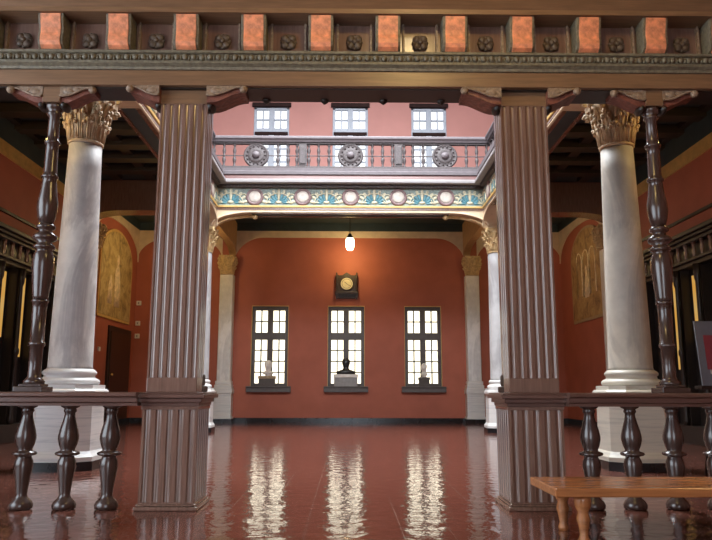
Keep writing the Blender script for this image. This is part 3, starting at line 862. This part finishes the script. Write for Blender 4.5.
for k in range(-7, 8):
    x = (k + .5) * .812
    if abs(x) < EX - .2:
        if mod0 is None:
            prof = [(.0, 5.36), (-.10, 5.355), (-.16, 5.37), (-.205, 5.405), (-.225, 5.45), (-.225, 5.50), (-.215, 5.56), (-.22, 5.62), (-.24, 5.68), (-.26, 5.78), (.0, 5.78)]
            m = MB(); m.prism(prof, -.15, .15, 'x'); mod0 = m.build('modillion', GREENBR, ent, .008)
            bp_ = [(p - .012, q - .012) for p, q in prof[2:10]]
            m = MB(); m.prism([(p, q) for p, q in bp_] + [(p + .02, q + .015) for p, q in bp_[::-1]], -.118, .118, 'x')
            m.v = [(v[0], v[1] - .025 * (1 - (v[0] / .118) ** 2) if 0 else v[1], v[2]) for v in m.v]
            or0 = m.build('painted_band', ORANGE, mod0); o = mod0
        else:
            o = mod0.copy(); C.objects.link(o); o.parent = ent
            c = or0.copy(); C.objects.link(c); c.parent = o
        o.location = (x, 0, 0)
    x = k * .812
    if abs(x) < EX - .2:
        if ros0 is None:
            m = MB()
            for i in range(4):
                a = pi / 4 + i * pi / 2
                m.ball(.06 * cos(a), -.03, 5.545 + .06 * sin(a), .052, .035, .052, n=8, m=5)
            for i in range(4):
                a = i * pi / 2; m.ball(.075 * cos(a), -.02, 5.545 + .075 * sin(a), .03, .025, .03, n=6, m=4)
            m.ball(0, -.055, 5.545, .034, .03, .034)
            ros0 = m.build('rosette', ROSW, ent); o = ros0
            m = MB()
            for sx in (-1, 1): m.box(sx * .205 - .012, sx * .205 + .012, -.05, .0, 5.38, 5.78)
            div0 = m.build('panel_strip', CARVE, ent); d = div0
        else:
            o = ros0.copy(); C.objects.link(o); o.parent = ent
            d = div0.copy(); C.objects.link(d); d.parent = ent
        o.location = (x, 0, 0); d.location = (x, 0, 0)
for s in (-1, 1):
    bracket(ent, s * 1.78, -.1, .26, 4.93, -s, .46, .105)
    bracket(ent, s * 2.35, -.1, .26, 4.93, s, .36, .10)
for x in (-1.1, -.37, .37, 1.1):
    m = MB(); m.lathe([(.01, 4.865), (.03, 4.88), (.05, 4.90), (.055, 4.916)], x, .28, 12); m.build('pendant', DARK, ent)

# ------------------------------------------------------------------ bench
b = thing('wooden_bench', 'low wooden bench with orange brown top beside the fluted pillar', 'bench', (3.06, -1.40, 0))
bx0, bx1 = -1.33, 2.3
m = MB(); m.box(bx0, bx1, -.43, .43, .40, .475); m.build('seat', BENCH, b, .012)
for lx in (bx0 + .27, bx1 - .27):
    for ly in (-.30, .30):
        m = MB(); m.lathe([(.045, 0), (.05, .03), (.035, .07), (.045, .14), (.06, .2), (.045, .26), (.07, .31), (.075, .36), (.075, .40)], lx, ly, 16); m.build('leg', BENCH, b)

# ------------------------------------------------------------------ clock, lamps
t = thing('wall_clock', 'carved dark wooden wall clock with pale dial above the middle window', 'clock', (-.13, YW, 5.17))
s = 1.0
m = MB(); m.box(-.44, .44, -.14, 0, .12, .95)
m.prism([(-.44, .95), (-.44, 1.10), (-.34, 1.03), (-.18, 1.04), (0, 1.16), (.18, 1.04), (.34, 1.03), (.44, 1.10), (.44, .95)], -.14, 0, 'y')
m.build('case', CLOCKW, t, .01)
m = MB(); m.box(-.50, .50, -.22, 0, .22, .32)
for sx in (-1, 1): m.prism([(sx * .36, .22), (sx * .50, .22), (sx * .47, .08), (sx * .42, -.02), (sx * .37, .08)], -.18, 0, 'y')
m.box(-.36, .36, -.1, 0, .03, .22); m.build('shelf', CLOCKW, t, .008)
for sx in (-1, 1):
    m = MB(); m.lathe([(.05, .32), (.035, .38), (.05, .5), (.035, .7), (.05, .9), (.055, .95), (.02, 1.04), (.035, 1.10), (.005, 1.16)], sx * .43, -.16, 12); m.build('colonnette', CLOCKW, t)
R = Matrix.Translation((0, -.14, .66)) @ Matrix.Rotation(pi / 2, 4, 'X')
m = MB(); m.lathe([(.30, 0), (.31, .03), (.28, .05), (.25, .03)], n=32); m.xf(R); m.build('bezel', CLOCKW, t)
m = MB(); m.lathe([(.255, .0), (.255, .034)], n=32); m.xf(R); dl = m.build('dial', CLOCKD, t)
m = MB(); m.tube([(.2 * cos(pi * k / 16), -.176, .66 + .2 * sin(pi * k / 16)) for k in range(33)], .008, 6); m.build('chapter_ring', IRON, dl)
m = MB(); m.tube([(.02, -.180, .644), (-.10, -.180, .74)], .010, 6); m.build('hand', IRON, dl)
m = MB(); m.tube([(-.03, -.184, .68), (.15, -.184, .56)], .008, 6); m.build('hand', IRON, dl)

def lamp(label, x, y, zc, zg=7.17, power=300, group='hanging lamps'):
    t = thing('hanging_lamp', label, 'lamp', (x, y, 0), 0, group)
    m = MB(); m.lathe([(.015, zg + .4), (.015, zc - .05), (.09, zc - .03), (.09, zc)], n=12); m.build('stem', IRON, t)
    m = MB(); m.lathe([(.13, zg + .22), (.15, zg + .25), (.09, zg + .33), (.07, zg + .40), (.02, zg + .43)], n=16); m.build('holder', IRON, t)
    m = MB(); m.lathe([(.02, zg - .30), (.12, zg - .27), (.165, zg - .17), (.175, zg), (.175, zg + .12), (.15, zg + .20), (.12, zg + .23)], n=20); m.build('globe', GLOBE, t)
    l = bpy.data.lights.new('lamp_glow', 'POINT'); l.energy = power; l.color = (1, .68, .24); l.shadow_soft_size = .22
    lo = bpy.data.objects.new('lamp_glow', l); C.objects.link(lo); lo.location = (x, y - .0, zg - .55)
    return t
lamp('lit hanging lamp above the wall clock', 0.0, 20.55, ZCEIL, 7.36, 85)
lamp('added unseen hanging lamp in the aisle by the mural with the standing figure', -6.45, 18.2, ZCEIL, 7.0, 120)  # unseen lamp added behind the left pillar for warm aisle light
lamp('added unseen hanging lamp in the aisle by the mural with the pale arches', 6.45, 18.2, ZCEIL, 7.0, 40)  # its weaker counterpart, added out of sight behind the right pillar
lamp('added unseen hanging lamp over the aisle behind the balustrade without a bench', -7.0, 3.2, ZCEIL, 7.4, 200)  # out-of-frame lamp added to warm the left capital and side wall
lamp('added unseen hanging lamp over the aisle behind the balustrade with the bench', 7.0, 3.2, ZCEIL, 7.4, 130)  # out-of-frame lamp added to warm the right capital and side wall
lamp('added unseen hanging lamp over the entrance in front of the screen', 1.0, -3.6, ZCEIL, 7.4, 260)  # unseen lamp added for a golden light on the lintel

# ------------------------------------------------------------------ busts
def bust(label, x, z, s, mat, wide, turn=0):
    m = MB()
    w = wide
    rings = [(0, 0, 0, .16, .12), (0, 0, .04, .17, .13), (0, 0, .07, .12, .10), (0, 0, .10, .16 * w, .12), (0, 0, .17, .26 * w, .15), (0, .01, .27, .30 * w, .17), (0, .015, .33, .29 * w, .16), (0, .02, .38, .20 * w, .13),
             (0, .02, .42, .10, .10), (0, .01, .47, .083, .09), (0, 0, .52, .085, .092), (0, -.012, .555, .092, .105), (0, -.015, .60, .105, .125), (0, -.008, .66, .112, .135), (0, 0, .72, .112, .138), (0, .01, .78, .10, .125), (0, .018, .83, .07, .09), (0, .02, .855, .02, .03)]
    rings = [(a, b, z, c * (1.2 if z > .4 else 1), d * (1.2 if z > .4 else 1)) for a, b, z, c, d in rings]
    if w > 1.5:
        rings = [(0, 0, 0, .27 * w, .15), (0, 0, .06, .30 * w, .17), (0, 0, .16, .30 * w, .18), (0, .01, .25, .265 * w, .18), (0, .015, .32, .20 * w, .16), (0, .02, .38, .12 * w, .13)] + rings[8:]
    m.loft(rings, 24)
    m.ball(0, -.135, .64, .02, .035, .035, n=8, m=5)            # nose
    m.ball(0, -.12, .565, .035, .022, .014, n=8, m=4)           # mouth
    m.ball(0, -.095, .525, .045, .035, .03, n=8, m=5)           # chin
    for sx in (-1, 1):
        m.ball(sx * .112, 0, .655, .018, .03, .042, n=8, m=5)   # ear
        m.ball(sx * .04, -.118, .685, .03, .02, .012, n=8, m=4) # brow
    for i in range(16):                                         # hair
        a = random.uniform(0, 2 * pi); e = random.uniform(.25, 1.4)
        if sin(a) * cos(e) < -.35: continue
        m.ball(.105 * cos(a) * cos(e), .01 + .13 * sin(a) * cos(e), .715 + .13 * sin(e), .04, .04, .03, n=7, m=4)
    for sx in (-1, 1):                                          # lapels
        m.tube([(sx * .10 * w, -.08, .42), (sx * .07 * w, -.15, .32), (sx * .02, -.15, .16)], .02, 6)
    m.v = [(x_ * (1.45 if z_ > .44 else 1.0), y_ * .95, z_ * .6 if z_ < .4 else .24 + (z_ - .4) * 1.15) for x_, y_, z_ in m.v]
    m.xf(Matrix.Rotation(turn, 4, 'Z') @ Matrix.Scale(s, 4))
    o = m.build('bust', mat); o.location = (x, YW - .165, z); tag(o, label, 'bust', 'busts on the window sills')
    return o
def plinth(label, x, w, h, mat, topmat, d=.28):
    t = thing('bust_plinth', label, 'plinth', (x, YW - .165, WZ0), 0, 'plinths on the window sills')
    m = MB(); m.box(-w / 2, w / 2, -d / 2 + .02, d / 2 - .02, 0, h * .72); m.build('block', mat, t, .01)
    m = MB(); m.box(-w / 2 - .02, w / 2 + .02, -d / 2, d / 2, h * .72, h); m.build('top_slab', topmat, t, .01)
    return t
plinth('dark plinth with tan top slab under the white bust', LOWX[0] - .06, .68, .42, WINFR, TAN)
plinth('wide grey plinth with white top under the black bust', LOWX[1] - .01, .98, .50, GREYST, WHITEST)
plinth('small dark plinth under the small white bust', LOWX[2] + .0, .44, .38, WINFR, WINFR)
bust('white marble bust with dark lower body on tan topped plinth', LOWX[0] - .02, WZ0 + .42, .84, WHITEST, 1.0, .5)
bust('black bronze bust with broad shoulders on the grey plinth', LOWX[1], WZ0 + .50, .86, BRONZE, 1.51, 0)
bust('small white bust turned sideways on the small dark plinth', LOWX[2], WZ0 + .38, .74, WHITEST, .75, -.9)

# ------------------------------------------------------------------ murals
def mural(label, s, y0, y1, z0, z1, mat, style):
    t = thing('arched_mural', label, 'painting', (s * (XW - .03), (y0 + y1) / 2, z0), -s * pi / 2, 'murals on the side walls')
    # local x along wall, -y into the room
    w = (y1 - y0) / 2; h = z1 - z0; r = w
    zs = h - r * .62
    def outline(e):
        return [(-w - e, -e), (w + e, -e)] + [((w + e) * cos(a), zs + (r * .62 + e) * sin(a)) for a in [pi * i / 16 for i in range(17)]]
    m = MB(); m.prism(outline(.07), -.03, .03, 'y'); m.build('frame', GOLD if style == 1 else TAN, t)
    m = MB(); m.prism(outline(-.03), -.045, -.03, 'y'); m.build('canvas', mat, t)
    m = MB()
    if style == 1:
        m.loft([(.1, 0, .45, .30, .004), (.1, 0, 1.1, .34, .006), (.05, 0, 1.8, .30, .006), (.05, 0, 2.1, .10, .005), (.05, 0, 2.2, .14, .006), (.05, 0, 2.42, .12, .006), (.05, 0, 2.5, .03, .004)], 14)
        m.loft([(-.75, 0, .5, .25, .004), (-.7, 0, 1.2, .22, .005), (-.7, 0, 1.45, .10, .005), (-.7, 0, 1.6, .02, .004)], 12)
    else:
        for q in (-.75, 0, .75):
            pts = [(q + .3 * cos(a), -.0, 2.3 + .35 * sin(a)) for a in [pi * i / 10 for i in range(11)]]
            m.tube([(q + .3, 0, .9)] + pts + [(q - .3, 0, .9)], .03, 6)
        m.loft([(0, 0, .8, .28, .004), (0, 0, 1.4, .24, .006), (0, 0, 1.75, .1, .005), (0, 0, 1.95, .11, .006), (0, 0, 2.05, .03, .004)], 14)
    m.xf(Matrix.Translation((0, -.048, 0))); m.build('figures', MFIG, t)
mural('arched mural with a pale standing figure on the wall by the white switches', -1, 17.25, 20.9, 4.05, 7.45, MURAL1, 1)
mural('arched ochre mural with three pale arches on the side wall', 1, 16.7, 20.2, 4.05, 7.55, MURAL2, 2)

# door and switches in the far corner
d = struct(MB().box(-XW, -XW + .06, 18.6, 21.3, .2, 3.75).build('door_1', DARK), 'dark door below the mural with the standing figure', 'door')
MB().box(-XW + .06, -XW + .09, 18.8, 21.1, .2, 3.55).build('door_leaf', DOORM, d)
MB().ball(-XW + .14, 18.95, 1.9, .05).build('door_knob', GOLD, d)
for z, lab in ((4.98, 'uppermost white box on the far wall left of the fluted pillar'), (4.12, 'middle white box of three on the far wall left of the pillar'), (3.58, 'lowest white box of three on the far wall left of the pillar')):
    t = thing('wall_switch', lab, 'switch', (-8.98, YW, z), 0, 'white boxes on the far wall')
    MB().box(-.10, .10, -.06, 0, -.1, .1).build('box', WHITEP, t, .015); MB().box(-.03, .03, -.09, -.06, -.04, .04).build('button', GREYST, t, .005)
t = thing('wall_switch', 'small white box low on the side wall below the mural with the figure', 'switch', (-XW, 17.7, 2.8), pi / 2)
MB().box(-.09, .09, -.06, 0, -.08, .08).build('box', WHITEP, t, .015)

# ------------------------------------------------------------------ dark wooden screens with amber glass along the side walls
def screen(label, s):
    t = thing('panelled_screen', label, 'screen', (s * (XW - .055), 0, 0), 0, 'dark wooden screens on the side walls')
    def bx(name, dx0, dx1, y0, y1, z0, z1, mat, bev=.01, par=None):
        m = MB(); m.box(*sorted((-s * dx0, -s * dx1)), y0, y1, z0, z1); return m.build(name, mat, par or t, bev)
    Y0, Y1 = 4.6, 14.4
    bx('back_panel', 0, .12, Y0, Y1, 0, 4.7, DARK)
    bx('plinth', 0, .5, Y0, Y1, 0, .45, DARK)
    for i, (e, z0, z1) in enumerate(((.40, 4.47, 4.58), (.48, 4.58, 4.66), (.46, 5.06, 5.15), (.54, 5.15, 5.23), (.62, 5.23, 5.34))): bx('cornice', 0, e, Y0 - .02, Y1 + (e - .4), z0, z1, DARK, .02)
    bx('frieze', 0, .30, Y0, Y1, 4.66, 5.06, DARK)
    y = Y0 + .1
    sp = MB().lathe([(.06, 4.66), (.04, 4.72), (.055, 4.82), (.04, 4.95), (.07, 5.06)], 0, 0, 10).build('spindle', PILLAR, t); first = True
    while y < Y1 - .1:
        if not first: sp = sp.copy(); C.objects.link(sp); sp.parent = t
        first = False; sp.location = (-s * .38, y, 0); y += .42
    y = 4.53 + .12; i = 0
    while y < Y1:
        o = MB(); o.box(*sorted((-s * .12, -s * .36)), y - .12, y + .12, .45, 4.47)
        o.lathe([(.08, .45), (.08, .6), (.055, .7), (.06, 2.2), (.085, 2.25), (.085, 2.35), (.06, 2.4), (.05, 4.0), (.08, 4.1), (.10, 4.47)], -s * .42, y, 12)
        o.build('post', DARK, t)
        y += 1.13
    # amber glass strips
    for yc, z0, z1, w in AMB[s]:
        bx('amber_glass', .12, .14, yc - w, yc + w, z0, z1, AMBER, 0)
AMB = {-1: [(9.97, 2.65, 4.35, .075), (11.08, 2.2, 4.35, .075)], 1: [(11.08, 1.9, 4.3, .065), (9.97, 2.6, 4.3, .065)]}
screen('tall dark panelled screen with amber glass strips behind the post without poster', -1)
screen('tall dark panelled screen with amber glass strips behind the grey poster', 1)

# ------------------------------------------------------------------ poster on an easel
t = thing('display_easel', 'dark easel holding the grey poster by the turned post', 'easel', (5.72, 2.6, 0), .15)
for lx, nm in ((-.42, 'leg'), (.42, 'leg')):
    m = MB(); m.tube([(lx, -.05, 0), (lx * .55, .14, 2.35)], .025, 8); m.build(nm, DARK, t)
m = MB(); m.tube([(0, .75, 0), (0, .16, 2.3)], .025, 8); m.build('rear_leg', DARK, t)
m = MB(); m.box(-.55, .55, -.10, .07, 1.34, 1.39); m.build('ledge', DARK, t, .005)
p = thing('framed_poster', 'grey matted poster with red picture leaning on the easel', 'poster', (5.72, 2.6, 1.392), .15)
tilt = Matrix.Translation((0, -.04, 0)) @ Matrix.Rotation(-.10, 4, 'X')
m = MB(); m.box(-.50, .50, -.02, .0, .0, .98); m.xf(tilt); m.build('mat_board', MATB, p)
m = MB(); m.box(-.38, .38, -.026, -.02, .24, .76); m.xf(tilt); m.build('picture', POSTR, p)
m = MB(); m.box(-.34, .30, -.026, -.02, .17, .235); m.xf(tilt); m.build('caption_strip', POSTW, p)

# ------------------------------------------------------------------ light
w = bpy.data.worlds.new('sky'); sc.world = w; w.use_nodes = True
bg = w.node_tree.nodes['Background']; bg.inputs['Color'].default_value = (.80, .90, 1, 1); bg.inputs['Strength'].default_value = 6.5
def area(name, loc, rot, sx, sy, e, col):
    l = bpy.data.lights.new(name, 'AREA'); l.shape = 'RECTANGLE'; l.size = sx; l.size_y = sy; l.energy = e; l.color = col
    o = bpy.data.objects.new(name, l); C.objects.link(o); o.location = loc; o.rotation_euler = rot; return o
area('front_skylight_fill', (0, -4.5, ZROOF - .02), (.62, 0, 0), 8, 8, 5200, (.93, .96, 1))  # added light, tilted to brighten the lower far wall
area('skylight_daylight', (0, (YFI + YRI) / 2, ZROOF), (0, 0, 0), 8, 9, 5500, (.92, .96, 1))

vs = sc.view_settings
sc.display_settings.display_device = 'sRGB'
vs.view_transform = 'Standard'; vs.look = 'None'; vs.exposure = 0; vs.gamma = 1; vs.use_curve_mapping = False
sc.cycles.max_bounces = 8; sc.cycles.diffuse_bounces = 5; sc.cycles.glossy_bounces = 4
sc.cycles.sample_clamp_indirect = 6
